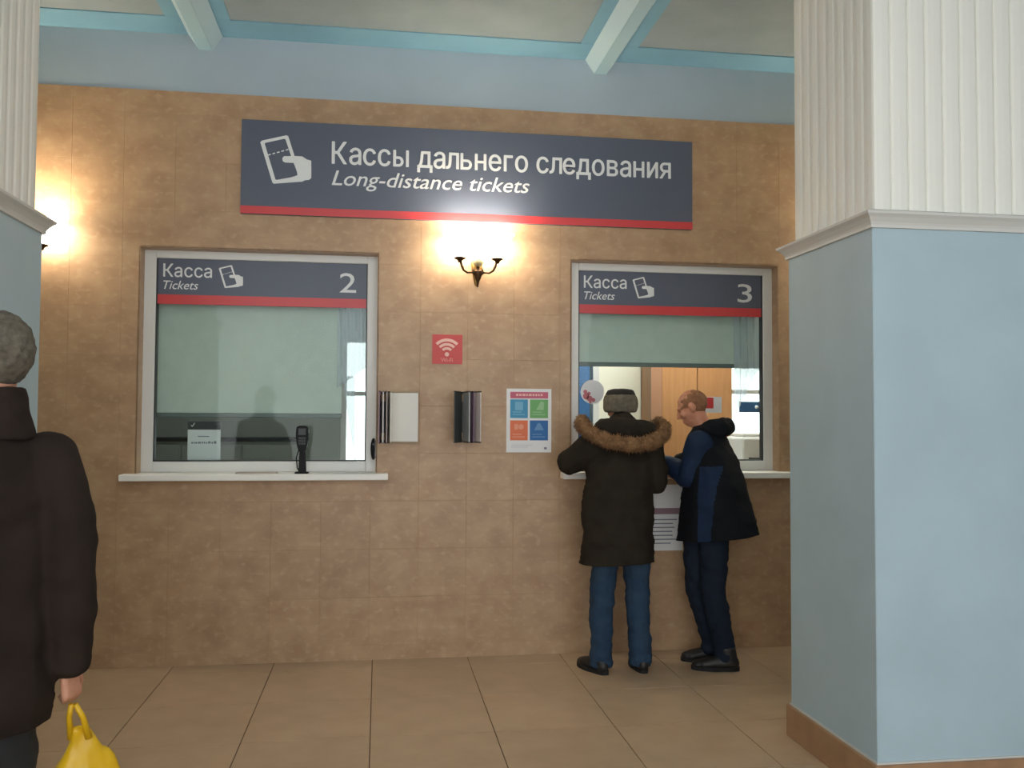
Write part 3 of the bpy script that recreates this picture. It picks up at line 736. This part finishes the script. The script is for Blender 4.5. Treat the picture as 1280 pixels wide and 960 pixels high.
def eyes(root, c, R, s=1.0):
    for k in (-1, 1):
        bm = bmesh.new(); ell(bm, Vector(c) + R @ (Vector((k * 0.030, 0.064, 0.004)) * s), (0.010 * s,) * 3); e = obj('eye', bm, m_eye, root, smooth=True)
        bm = bmesh.new(); ell(bm, Vector(c) + R @ (Vector((k * 0.030, 0.0725, 0.003)) * s), (0.005 * s, 0.003 * s, 0.005 * s), R); obj('pupil', bm, m_black, e, smooth=True)

def hand_shapes(bm, w_, d, up, side, curl=0.5, s=1.0):
    """palm and five fingers from wrist point w_; d = pointing direction, up = back of the hand, side = thumb side"""
    w_, d, up, side = Vector(w_), Vector(d).normalized(), Vector(up).normalized(), Vector(side).normalized()
    for k in range(5):
        t = k / 4
        for u in (-0.028, -0.010, 0.010, 0.028):
            p = w_ + d * (0.02 + 0.065 * t) * s + side * u * (0.75 + 0.25 * t) * s
            ell(bm, p, (0.0145 * s,) * 3)
    base = [(0.030, 0.072), (0.010, 0.080), (-0.010, 0.074), (-0.029, 0.058)]
    for (u, ln) in base:
        p = w_ + d * 0.09 * s + side * u * s; a = 0.15; q = p
        for (f, r) in ((0.42, 0.0088), (0.32, 0.0080), (0.26, 0.0072)):
            a += curl
            nx = q + (d * math.cos(a) - up * math.sin(a)) * ln * f * s
            chain(bm, [(*q, r * s), (*nx, r * 0.94 * s)], 0.006); q = nx
    p = w_ + d * 0.028 * s + side * 0.028 * s
    a = p + (d * 0.5 + side * 0.75 - up * 0.3).normalized() * 0.038 * s; b = a + (d * 0.85 + side * 0.2 - up * 0.45).normalized() * 0.030 * s; c = b + (d * 0.9 - up * 0.4).normalized() * 0.024 * s
    chain(bm, [(*p, 0.013 * s), (*a, 0.0105 * s), (*b, 0.0095 * s), (*c, 0.0085 * s)], 0.006)

def shoe(root, heel, toe, m_upper, m_sole, width=0.05, ankle=0.105):
    h, t = Vector((*heel, 0)), Vector((*toe, 0)); d = (t - h).normalized(); ln = (t - h).length
    R = Matrix.Rotation(math.atan2(d.y, d.x) - PI / 2, 3, 'Z')
    bm = bmesh.new()
    chain(bm, [(*(h + d * 0.045 + Vector((0, 0, 0.045))), width * 0.78, 0.045, 0.045), (*(h + d * ln * 0.45 + Vector((0, 0, 0.045))), width * 0.86, 0.05, 0.045),
               (*(h + d * ln * 0.72 + Vector((0, 0, 0.035))), width, 0.05, 0.036), (*(h + d * (ln - 0.045) + Vector((0, 0, 0.03))), width * 0.82, 0.045, 0.03)], 0.02, R)
    chain(bm, [(*(h + d * 0.065 + Vector((0, 0, 0.06))), width * 0.85, 0.055, 0.05), (*(h + d * 0.075 + Vector((0, 0, ankle))), width * 0.88, 0.056, 0.03)], 0.02, R)
    s = obj('shoe', fuse(bm, 0.008, 3, cut=[((0, 0, 0.022), (0, 0, -1))]), m_upper, root, smooth=True)
    bm = bmesh.new()
    pts = []
    for k in range(20):
        a = 2 * PI * k / 20; y = ln / 2 + (ln / 2) * math.sin(a); wd = width * (1.02 if y > ln * 0.5 else 0.86) * (1 if 0.12 < y / ln < 0.9 else 0.92)
        p = h + d * y + R @ Vector((wd * math.copysign(abs(math.cos(a)) ** 0.6, math.cos(a)), 0, 0)); pts.append((p.x, p.y))
    obj('sole', prism(bm, pts, 'z', 0.0, 0.024), m_sole, s)
    return s

m_skin = mat('skin', (206, 150, 122), 0.55, c2=(196, 138, 110), scale=30)
m_skin2 = mat('ruddy_skin', (204, 142, 112), 0.55, c2=(192, 128, 98), scale=30)
m_eye = mat('eye_white', (232, 230, 226), 0.3)
m_parka = mat('dark_brown_parka_cloth', (45, 39, 31), 0.85, spec=0.15, c2=(38, 33, 27), scale=10, bump=0.15, bscale=90)
m_fur = mat('brown_fur', (142, 106, 70), 0.9, c2=(110, 78, 50), scale=22, c3=(168, 130, 90), scale3=70)
m_jean = mat('blue_denim', (50, 70, 90), 0.9, spec=0.15, c2=(40, 58, 80), scale=9, bump=0.15, bscale=160)
m_djean = mat('dark_denim', (32, 41, 53), 0.9, spec=0.15, c2=(28, 36, 50), scale=9, bump=0.1, bscale=160)
m_shoe = mat('black_leather', (30, 28, 27), 0.5)
m_sole_ = mat('dark_rubber_sole', (20, 19, 19), 0.8)
m_hat = mat('grey_brown_knit', (112, 104, 88), 0.95, c2=(92, 84, 70), scale=40, bump=0.4, bscale=220)
m_hatd = mat('dark_knit', (40, 36, 32), 0.95, bump=0.4, bscale=220)
m_hair_b = mat('short_reddish_hair', (150, 104, 72), 0.8, c2=(128, 86, 58), scale=60, bump=0.3, bscale=260)
m_hair_g = mat('short_grey_hair', (106, 98, 84), 0.85, c2=(76, 70, 60), scale=50, bump=0.4, bscale=240)
m_jack = mat('black_jacket_cloth', (21, 23, 28), 0.8, spec=0.15, c2=(18, 20, 24), scale=8, bump=0.1, bscale=120)
m_jackb = mat('navy_jacket_panel', (30, 46, 72), 0.75, spec=0.2, c2=(26, 40, 64), scale=8)
m_leath = mat('dark_brown_jacket_cloth', (47, 38, 33), 0.85, spec=0.12, c2=(39, 31, 27), scale=5, bump=0.12, bscale=70)
m_trous = mat('black_trouser_cloth', (30, 29, 30), 0.85)
m_bag = mat('yellow_plastic_bag', (222, 178, 24), 0.4, c2=(206, 160, 18), scale=7)
RZ = lambda a: Matrix.Rotation(a, 3, 'Z')
RX = lambda a: Matrix.Rotation(a, 3, 'X')

# --- man in the parka, back to the camera, leaning on the sill
X, Y = 1.47, -0.44
p1 = thing('person', (X, Y, 0), 'person in a brown hooded parka with fur trim and knitted hat at window', 'person')
R1 = RZ(math.radians(8)) @ RX(math.radians(-14)); H1 = (X + 0.025, Y + 0.14, 1.595)
bm = bmesh.new(); head_shapes(bm, H1, R1)
chain(bm, [(X + 0.015, Y + 0.07, 1.36, 0.075), (X + 0.02, Y + 0.11, 1.50, 0.058), (*H1, 0.055)])
chain(bm, [(X - 0.01, Y + 0.0, 0.86, 0.15, 0.10, 0.09), (X, Y + 0.01, 1.05, 0.14, 0.10, 0.1), (X + 0.01, Y + 0.05, 1.30, 0.165, 0.105, 0.1)], 0.04)
la = [(X - 0.17, Y + 0.07, 1.37, 0.055), (X - 0.315, Y + 0.14, 1.245, 0.046), (X - 0.17, Y + 0.325, 1.215, 0.032)]
ra = [(X + 0.18, Y + 0.06, 1.36, 0.055), (X + 0.225, Y + 0.04, 1.14, 0.046), (X + 0.17, Y + 0.30, 1.21, 0.032)]
chain(bm, la); chain(bm, ra)
hand_shapes(bm, la[-1][:3], (0.95, 0.35, -0.05), (0, 0, 1), (-0.3, 0.95, 0), 0.3); hand_shapes(bm, ra[-1][:3], (-0.95, 0.3, -0.05), (0, 0, 1), (0.3, 0.95, 0), 0.3)
for s, kx in ((-1, -0.135), (1, 0.12)):
    chain(bm, [(X + s * 0.085, Y, 0.86, 0.085), (X + (kx + s * 0.09) / 2, Y + 0.03, 0.47, 0.058), (X + kx, Y - 0.005, 0.09, 0.042)])
obj('body', fuse(bm, 0.0075, 4), m_skin, p1, smooth=True)
eyes(p1, H1, R1)
bm = bmesh.new()
ell(bm, (X - 0.01, Y, 0.86), (0.165, 0.12, 0.12))
for s, kx, mx in ((-1, -0.130, -0.118), (1, 0.115, 0.105)):
    chain(bm, [(X + s * 0.085, Y, 0.84, 0.098), (X + mx, Y + 0.03, 0.47, 0.078), (X + kx, Y - 0.005, 0.12, 0.070), (X + kx, Y - 0.005, 0.06, 0.074)])
obj('trousers', fuse(bm, 0.010, 4, fold=0.012, fscale=9, seed=3, stretch=(1, 1, 1.6), cut=[((0, 0, 0.035), (0, 0, -1))]), m_jean, p1, smooth=True)
shoe(p1, (X - 0.115, Y - 0.085), (X - 0.225, Y + 0.175), m_shoe, m_sole_); shoe(p1, (X + 0.12, Y - 0.08), (X + 0.125, Y + 0.20), m_shoe, m_sole_)
bm = bmesh.new()
chain(bm, [(X - 0.03, Y, 0.62, 0.235, 0.165, 0.10), (X - 0.03, Y - 0.005, 0.85, 0.228, 0.17, 0.10), (X - 0.022, Y + 0.005, 1.05, 0.222, 0.168, 0.10), (X - 0.005, Y + 0.03, 1.24, 0.228, 0.155, 0.10), (X + 0.01, Y + 0.06, 1.37, 0.195, 0.125, 0.08), (X + 0.015, Y + 0.085, 1.44, 0.13, 0.09, 0.07)], 0.03)
chain(bm, [(X - 0.175, Y + 0.06, 1.365, 0.092), (X - 0.295, Y + 0.13, 1.25, 0.082), (X - 0.29, Y + 0.15, 1.255, 0.082), (X - 0.19, Y + 0.295, 1.245, 0.062)])
chain(bm, [(X + 0.185, Y + 0.05, 1.345, 0.090), (X + 0.225, Y + 0.035, 1.15, 0.084), (X + 0.222, Y + 0.05, 1.14, 0.082), (X + 0.18, Y + 0.275, 1.25, 0.062)])
co = obj('parka', fuse(bm, 0.011, 5, fold=0.016, fscale=6, seed=1, stretch=(1, 1, 1.5), cut=[((1.45, 0, 0.655), (0.03, 0, -1))]), m_parka, p1, smooth=True)
bm = bmesh.new()
chain(bm, [(X - 0.10, Y + 0.0, 1.475, 0.075, 0.09, 0.055), (X + 0.02, Y - 0.02, 1.455, 0.10, 0.11, 0.075), (X + 0.14, Y + 0.0, 1.465, 0.075, 0.09, 0.055)], 0.02)
ell(bm, (X + 0.02, Y + 0.06, 1.50), (0.092, 0.09, 0.075))
hd = obj('hood', fuse(bm, 0.009, 5, fold=0.010, fscale=12, seed=5), m_parka, p1, smooth=True)
ring = [(-0.225, 0.10, 1.505), (-0.245, 0.02, 1.480), (-0.205, -0.07, 1.432), (-0.11, -0.135, 1.385), (0.02, -0.160, 1.370), (0.14, -0.135, 1.382), (0.235, -0.07, 1.425), (0.272, 0.02, 1.475), (0.255, 0.10, 1.495)]
bm = bmesh.new(); chain(bm, [(X + a, Y + b, c, 0.040) for a, b, c in ring], 0.012)
fb = fuse(bm, 0.010, 3, fold=0.012, fscale=30, seed=2)
fb.normal_update(); fv = [(v.co.copy(), v.normal.copy()) for v in fb.verts]
rnd = random.Random(4)
for k in range(4200):
    c, nrm = fv[rnd.randrange(len(fv))]
    dd = (nrm + Vector((rnd.uniform(-.6, .6), rnd.uniform(-.6, .6), rnd.uniform(-.75, .45)))).normalized()
    a = dd.orthogonal().normalized() * 0.0022; b = dd.cross(a).normalized() * 0.0022
    t = fb.verts.new(c + dd * rnd.uniform(0.012, 0.026))
    q = [fb.verts.new(c - dd * 0.003 + a), fb.verts.new(c - dd * 0.003 - a * 0.5 + b), fb.verts.new(c - dd * 0.003 - a * 0.5 - b)]
    for i in range(3): fb.faces.new((q[i], q[(i + 1) % 3], t))
tag(obj('fur_trim', fb, m_fur, hd, smooth=True), 'brown fur trim')
bm = bmesh.new(); hc = Vector(H1)
lathe(bm, hc.x, hc.y - 0.015, [(0.092, 1.565), (0.103, 1.572), (0.107, 1.60), (0.107, 1.645), (0.100, 1.668), (0.09, 1.675)], 28, 1.0, 1.08)
hat = obj('hat', fuse(bm, 0.007, 3, fold=0.005, fscale=25, seed=1), m_hat, p1, smooth=True)
bm = bmesh.new(); lathe(bm, hc.x, hc.y - 0.012, [(0.090, 1.655), (0.093, 1.675), (0.088, 1.690), (0.080, 1.704), (0.05, 1.711), (0, 1.713)], 28, 1.0, 1.08)
tag(obj('hat_crown', fuse(bm, 0.007, 3, fold=0.004, fscale=25, seed=7), m_hatd, hat, smooth=True), 'dark knitted crown')

# --- bald man in the black and navy jacket
p2 = thing('person', (2.05, -0.42, 0), 'red-haired person in a black and navy jacket and dark jeans at window', 'person')
T2 = math.radians(46); Q2 = RZ(T2)
R2 = RZ(math.radians(62)) @ RX(math.radians(-26)); H2 = (1.945, -0.355, 1.600)
bm = bmesh.new(); head_shapes(bm, H2, R2)
chain(bm, [(2.035, -0.37, 1.38, 0.075), (2.0, -0.37, 1.49, 0.060), (1.965, -0.36, 1.575, 0.062)])
chain(bm, [(2.05, -0.42, 0.88, 0.15, 0.10, 0.09), (2.06, -0.42, 1.05, 0.14, 0.10, 0.1), (2.045, -0.37, 1.30, 0.165, 0.105, 0.1)], 0.04, Q2)
la = [(1.925, -0.475, 1.36, 0.055), (1.885, -0.42, 1.16, 0.046), (1.80, -0.19, 1.205, 0.032)]
ra = [(2.155, -0.25, 1.37, 0.055), (2.10, -0.14, 1.265, 0.046), (1.93, -0.10, 1.215, 0.032)]
chain(bm, la); chain(bm, ra)
hand_shapes(bm, la[-1][:3], (-0.5, 0.85, -0.05), (0, 0, 1), (0.85, 0.5, 0), 0.3); hand_shapes(bm, ra[-1][:3], (-0.9, 0.4, -0.05), (0, 0, 1), (-0.4, -0.9, 0), 0.3)
L2 = (((2.045, -0.475, 0.86), (2.03, -0.485, 0.48), (2.105, -0.485, 0.09)), ((1.985, -0.345, 0.86), (1.985, -0.34, 0.48), (2.09, -0.31, 0.09)))
for a, b, c in L2: chain(bm, [(*a, 0.085), (*b, 0.058), (*c, 0.042)])
obj('body', fuse(bm, 0.0075, 4), m_skin2, p2, smooth=True)
eyes(p2, H2, R2)
bm = bmesh.new(); ell(bm, (2.025, -0.415, 0.86), (0.155, 0.125, 0.12), Q2)
for a, b, c in L2: chain(bm, [(*a, 0.100), (*b, 0.080), (c[0], c[1], 0.13, 0.066), (c[0], c[1], 0.09, 0.070)])
obj('trousers', fuse(bm, 0.010, 4, fold=0.012, fscale=9, seed=8, stretch=(1, 1, 1.6), cut=[((0, 0, 0.055), (0, 0, -1))]), m_djean, p2, smooth=True)
shoe(p2, (2.185, -0.525), (1.905, -0.445), m_shoe, m_sole_, 0.054, 0.125); shoe(p2, (2.165, -0.31), (1.905, -0.25), m_shoe, m_sole_, 0.054, 0.125)
bm = bmesh.new()
chain(bm, [(2.085, -0.45, 0.70, 0.205, 0.300, 0.10), (2.075, -0.45, 0.90, 0.20, 0.255, 0.10), (2.065, -0.43, 1.10, 0.20, 0.205, 0.10), (2.055, -0.385, 1.28, 0.195, 0.165, 0.09), (2.045, -0.365, 1.39, 0.16, 0.125, 0.075), (2.03, -0.37, 1.46, 0.10, 0.085, 0.06)], 0.03, Q2)
jb = fuse(bm, 0.011, 5, fold=0.012, fscale=6, seed=11, stretch=(1, 1, 1.4), cut=[((2.07, -0.45, 0.805), (0.14, 0, -1))])
jb.normal_update()
for f in jb.faces:
    c = f.calc_center_median(); l = Q2.inverted() @ (c - Vector((2.07, -0.43, 0)))
    if l.x < -0.05 and -0.075 + 0.10 * (1.22 - c.z) < l.y + 0.02 < 0.05 and c.z < 1.24: f.material_index = 1
obj('jacket', jb, [m_jack, m_jackb], p2, smooth=True)
bm = bmesh.new(); chain(bm, [(1.955, -0.465, 1.372, 0.088), (1.905, -0.435, 1.18, 0.082), (1.90, -0.41, 1.175, 0.08), (1.815, -0.22, 1.238, 0.058)])
tag(obj('sleeve', fuse(bm, 0.010, 4, fold=0.012, fscale=9, seed=14), m_jackb, p2, smooth=True), 'navy blue sleeve')
bm = bmesh.new(); chain(bm, [(2.135, -0.265, 1.365, 0.088), (2.105, -0.165, 1.285, 0.078), (1.955, -0.115, 1.25, 0.055)])
obj('sleeve', fuse(bm, 0.010, 4, fold=0.010, fscale=9, seed=15), m_jack, p2, smooth=True)
bm = bmesh.new()
chain(bm, [(2.01, -0.46, 1.465, 0.05, 0.055, 0.05), (2.10, -0.46, 1.47, 0.065, 0.065, 0.062), (2.145, -0.43, 1.475, 0.06, 0.06, 0.058), (2.135, -0.34, 1.475, 0.06, 0.065, 0.06), (2.09, -0.29, 1.465, 0.05, 0.055, 0.05)], 0.015, Q2)
obj('hood', fuse(bm, 0.009, 4, fold=0.014, fscale=12, seed=9), m_jack, p2, smooth=True)
def hair_cap(c, R, r, off, zcut, ycut, lift=0.0):
    bm = bmesh.new(); ell(bm, Vector(c) + R @ Vector(off), r, R)
    b = fuse(bm, 0.007, 2, fold=0.004, fscale=40, seed=3)
    Ri = R.inverted()
    kill = []
    for v in b.verts:
        l = Ri @ (v.co - Vector(c))
        if l.z < zcut + ycut * l.y or (abs(l.x) > 0.05 and l.z < 0.0 and l.y > -0.02) : kill.append(v)
    bmesh.ops.delete(b, geom=kill, context='VERTS')
    return b
obj('hair', hair_cap(H2, R2, (0.0775, 0.096, 0.089), (0, -0.017, 0.018), -0.045, 0.42), m_hair_b, p2, smooth=True)

# --- man in the foreground at the left edge
X, Y = -1.15, -3.02
p3 = thing('person', (X, Y, 0), 'grey haired person in a dark brown jacket cut off at the left edge', 'person')
T3 = math.radians(38); Q3 = RZ(T3); R3 = RZ(math.radians(46)); H3 = (-1.105, -3.0, 1.712)
loc3 = lambda a, b, c: (*(Vector((X, Y)) + (Q3 @ Vector((a, b, 0))).xy), c)
bm = bmesh.new(); head_shapes(bm, H3, R3, 1.05)
chain(bm, [(*loc3(0.0, -0.02, 1.46), 0.08), (-1.115, -3.01, 1.58, 0.062), (*H3, 0.06)])
chain(bm, [(*loc3(0, 0, 0.92), 0.16, 0.11, 0.09), (*loc3(0, 0, 1.10), 0.15, 0.11, 0.1), (*loc3(0, 0, 1.38), 0.17, 0.11, 0.1)], 0.04, Q3)
ra = [(-0.995, -2.945, 1.38, 0.052), (-0.915, -2.96, 1.08, 0.047), (-0.925, -2.90, 0.77, 0.033)]
la = [(*loc3(-0.20, 0, 1.42), 0.058), (*loc3(-0.25, -0.02, 1.12), 0.047), (*loc3(-0.25, 0.06, 0.86), 0.033)]
chain(bm, ra); chain(bm, la)
hand_shapes(bm, ra[-1][:3], (0.12, 0.1, -1), (0.6, -0.75, 0), (0.3, 0.9, 0), 0.75, 1.05); hand_shapes(bm, la[-1][:3], (0, 0.1, -1), Q3 @ Vector((-1, 0, 0)), Q3 @ Vector((0, 1, 0)), 0.5, 1.05)
L3 = [(loc3(s * 0.09, 0, 0.90), loc3(s * 0.10, 0.02, 0.50), loc3(s * 0.11, -0.01, 0.09)) for s in (-1, 1)]
for a, b, c in L3: chain(bm, [(*a, 0.09), (*b, 0.06), (*c, 0.043)])
obj('body', fuse(bm, 0.0078, 4), m_skin, p3, smooth=True)
eyes(p3, H3, R3, 1.05)
bm = bmesh.new(); ell(bm, loc3(0, 0, 0.88), (0.17, 0.13, 0.13), Q3)
for a, b, c in L3: chain(bm, [(*a, 0.105), (*b, 0.085), (c[0], c[1], 0.12, 0.078)])
obj('trousers', fuse(bm, 0.011, 4, fold=0.012, fscale=8, seed=21, stretch=(1, 1, 1.6), cut=[((0, 0, 0.05), (0, 0, -1))]), m_trous, p3, smooth=True)
for s in (-1, 1):
    a, b = loc3(s * 0.11, -0.10, 0), loc3(s * 0.13, 0.19, 0); shoe(p3, a[:2], b[:2], m_shoe, m_sole_, 0.052, 0.11)
bm = bmesh.new()
chain(bm, [(*loc3(0, 0, 0.60), 0.215, 0.155, 0.10), (*loc3(0, 0, 0.72), 0.225, 0.165, 0.10), (*loc3(0, 0, 1.0), 0.225, 0.165, 0.1), (*loc3(0, 0.0, 1.30), 0.232, 0.16, 0.1), (*loc3(0, 0.0, 1.42), 0.18, 0.13, 0.08), (*loc3(0, 0, 1.49), 0.12, 0.10, 0.06)], 0.03, Q3)
chain(bm, [(-0.985, -2.945, 1.395, 0.085), (-0.922, -2.955, 1.25, 0.083), (-0.903, -2.965, 1.06, 0.080), (-0.916, -2.92, 0.80, 0.064)])
chain(bm, [(*loc3(-0.19, 0, 1.42), 0.088), (*loc3(-0.25, -0.02, 1.12), 0.078), (*loc3(-0.25, 0.05, 0.89), 0.062)])
jk = obj('jacket', fuse(bm, 0.011, 5, fold=0.013, fscale=5, seed=31, stretch=(1, 1, 1.6), cut=[((0, 0, 0.625), (0, 0, -1))]), m_leath, p3, smooth=True)
bm = bmesh.new(); c3 = Vector(H3)
lathe(bm, -1.115, -3.01, [(0.115, 1.455), (0.108, 1.50), (0.096, 1.55), (0.090, 1.608), (0.077, 1.608), (0.082, 1.55), (0.09, 1.50), (0.095, 1.455)], 24, 1.0, 1.0)
obj('collar', fuse(bm, 0.008, 3, fold=0.006, fscale=14, seed=3), m_leath, jk, smooth=True)
obj('hair', hair_cap(H3, R3, (0.087, 0.107, 0.116), (0, -0.019, 0.006), -0.105, 0.75), m_hair_g, p3, smooth=True)

# yellow bag hanging from the hand of the man in the foreground
r = thing('carrier_bag', (-0.89, -2.81, 0.16), 'yellow plastic carrier bag hanging from the hand at the left edge', 'bag')
bm = bmesh.new()
chain(bm, [(-0.885, -2.80, 0.22, 0.125, 0.045, 0.06), (-0.885, -2.805, 0.36, 0.115, 0.045, 0.06), (-0.89, -2.815, 0.47, 0.075, 0.032, 0.05), (-0.905, -2.835, 0.55, 0.032, 0.02, 0.03)], 0.02, RZ(math.radians(20)))
obj('sack', fuse(bm, 0.009, 4, fold=0.02, fscale=11, seed=41, stretch=(1, 1, 0.6)), m_bag, r, smooth=True)
for s in (-1, 1):
    bm = bmesh.new(); tube(bm, [(-0.905 + s * 0.026, -2.835, 0.53), (-0.912 + s * 0.02, -2.855, 0.60), (-0.914 + s * 0.006, -2.875, 0.645)], [0.012, 0.009, 0.008], 8); obj('handle', bm, m_bag, r, smooth=True)
# paper slip between the two men
r = thing('receipt_tray', (1.83, -0.02, 1.175), 'small white tray with papers on the sill between the two men', 'tray')
obj('dish', B(1.77, 1.89, 0.0, 0.085, 1.175, 1.195, bev=0.004), m_dark, r); obj('papers', B(1.775, 1.885, 0.01, 0.075, 1.195, 1.29, bev=0.006), m_paper, r)
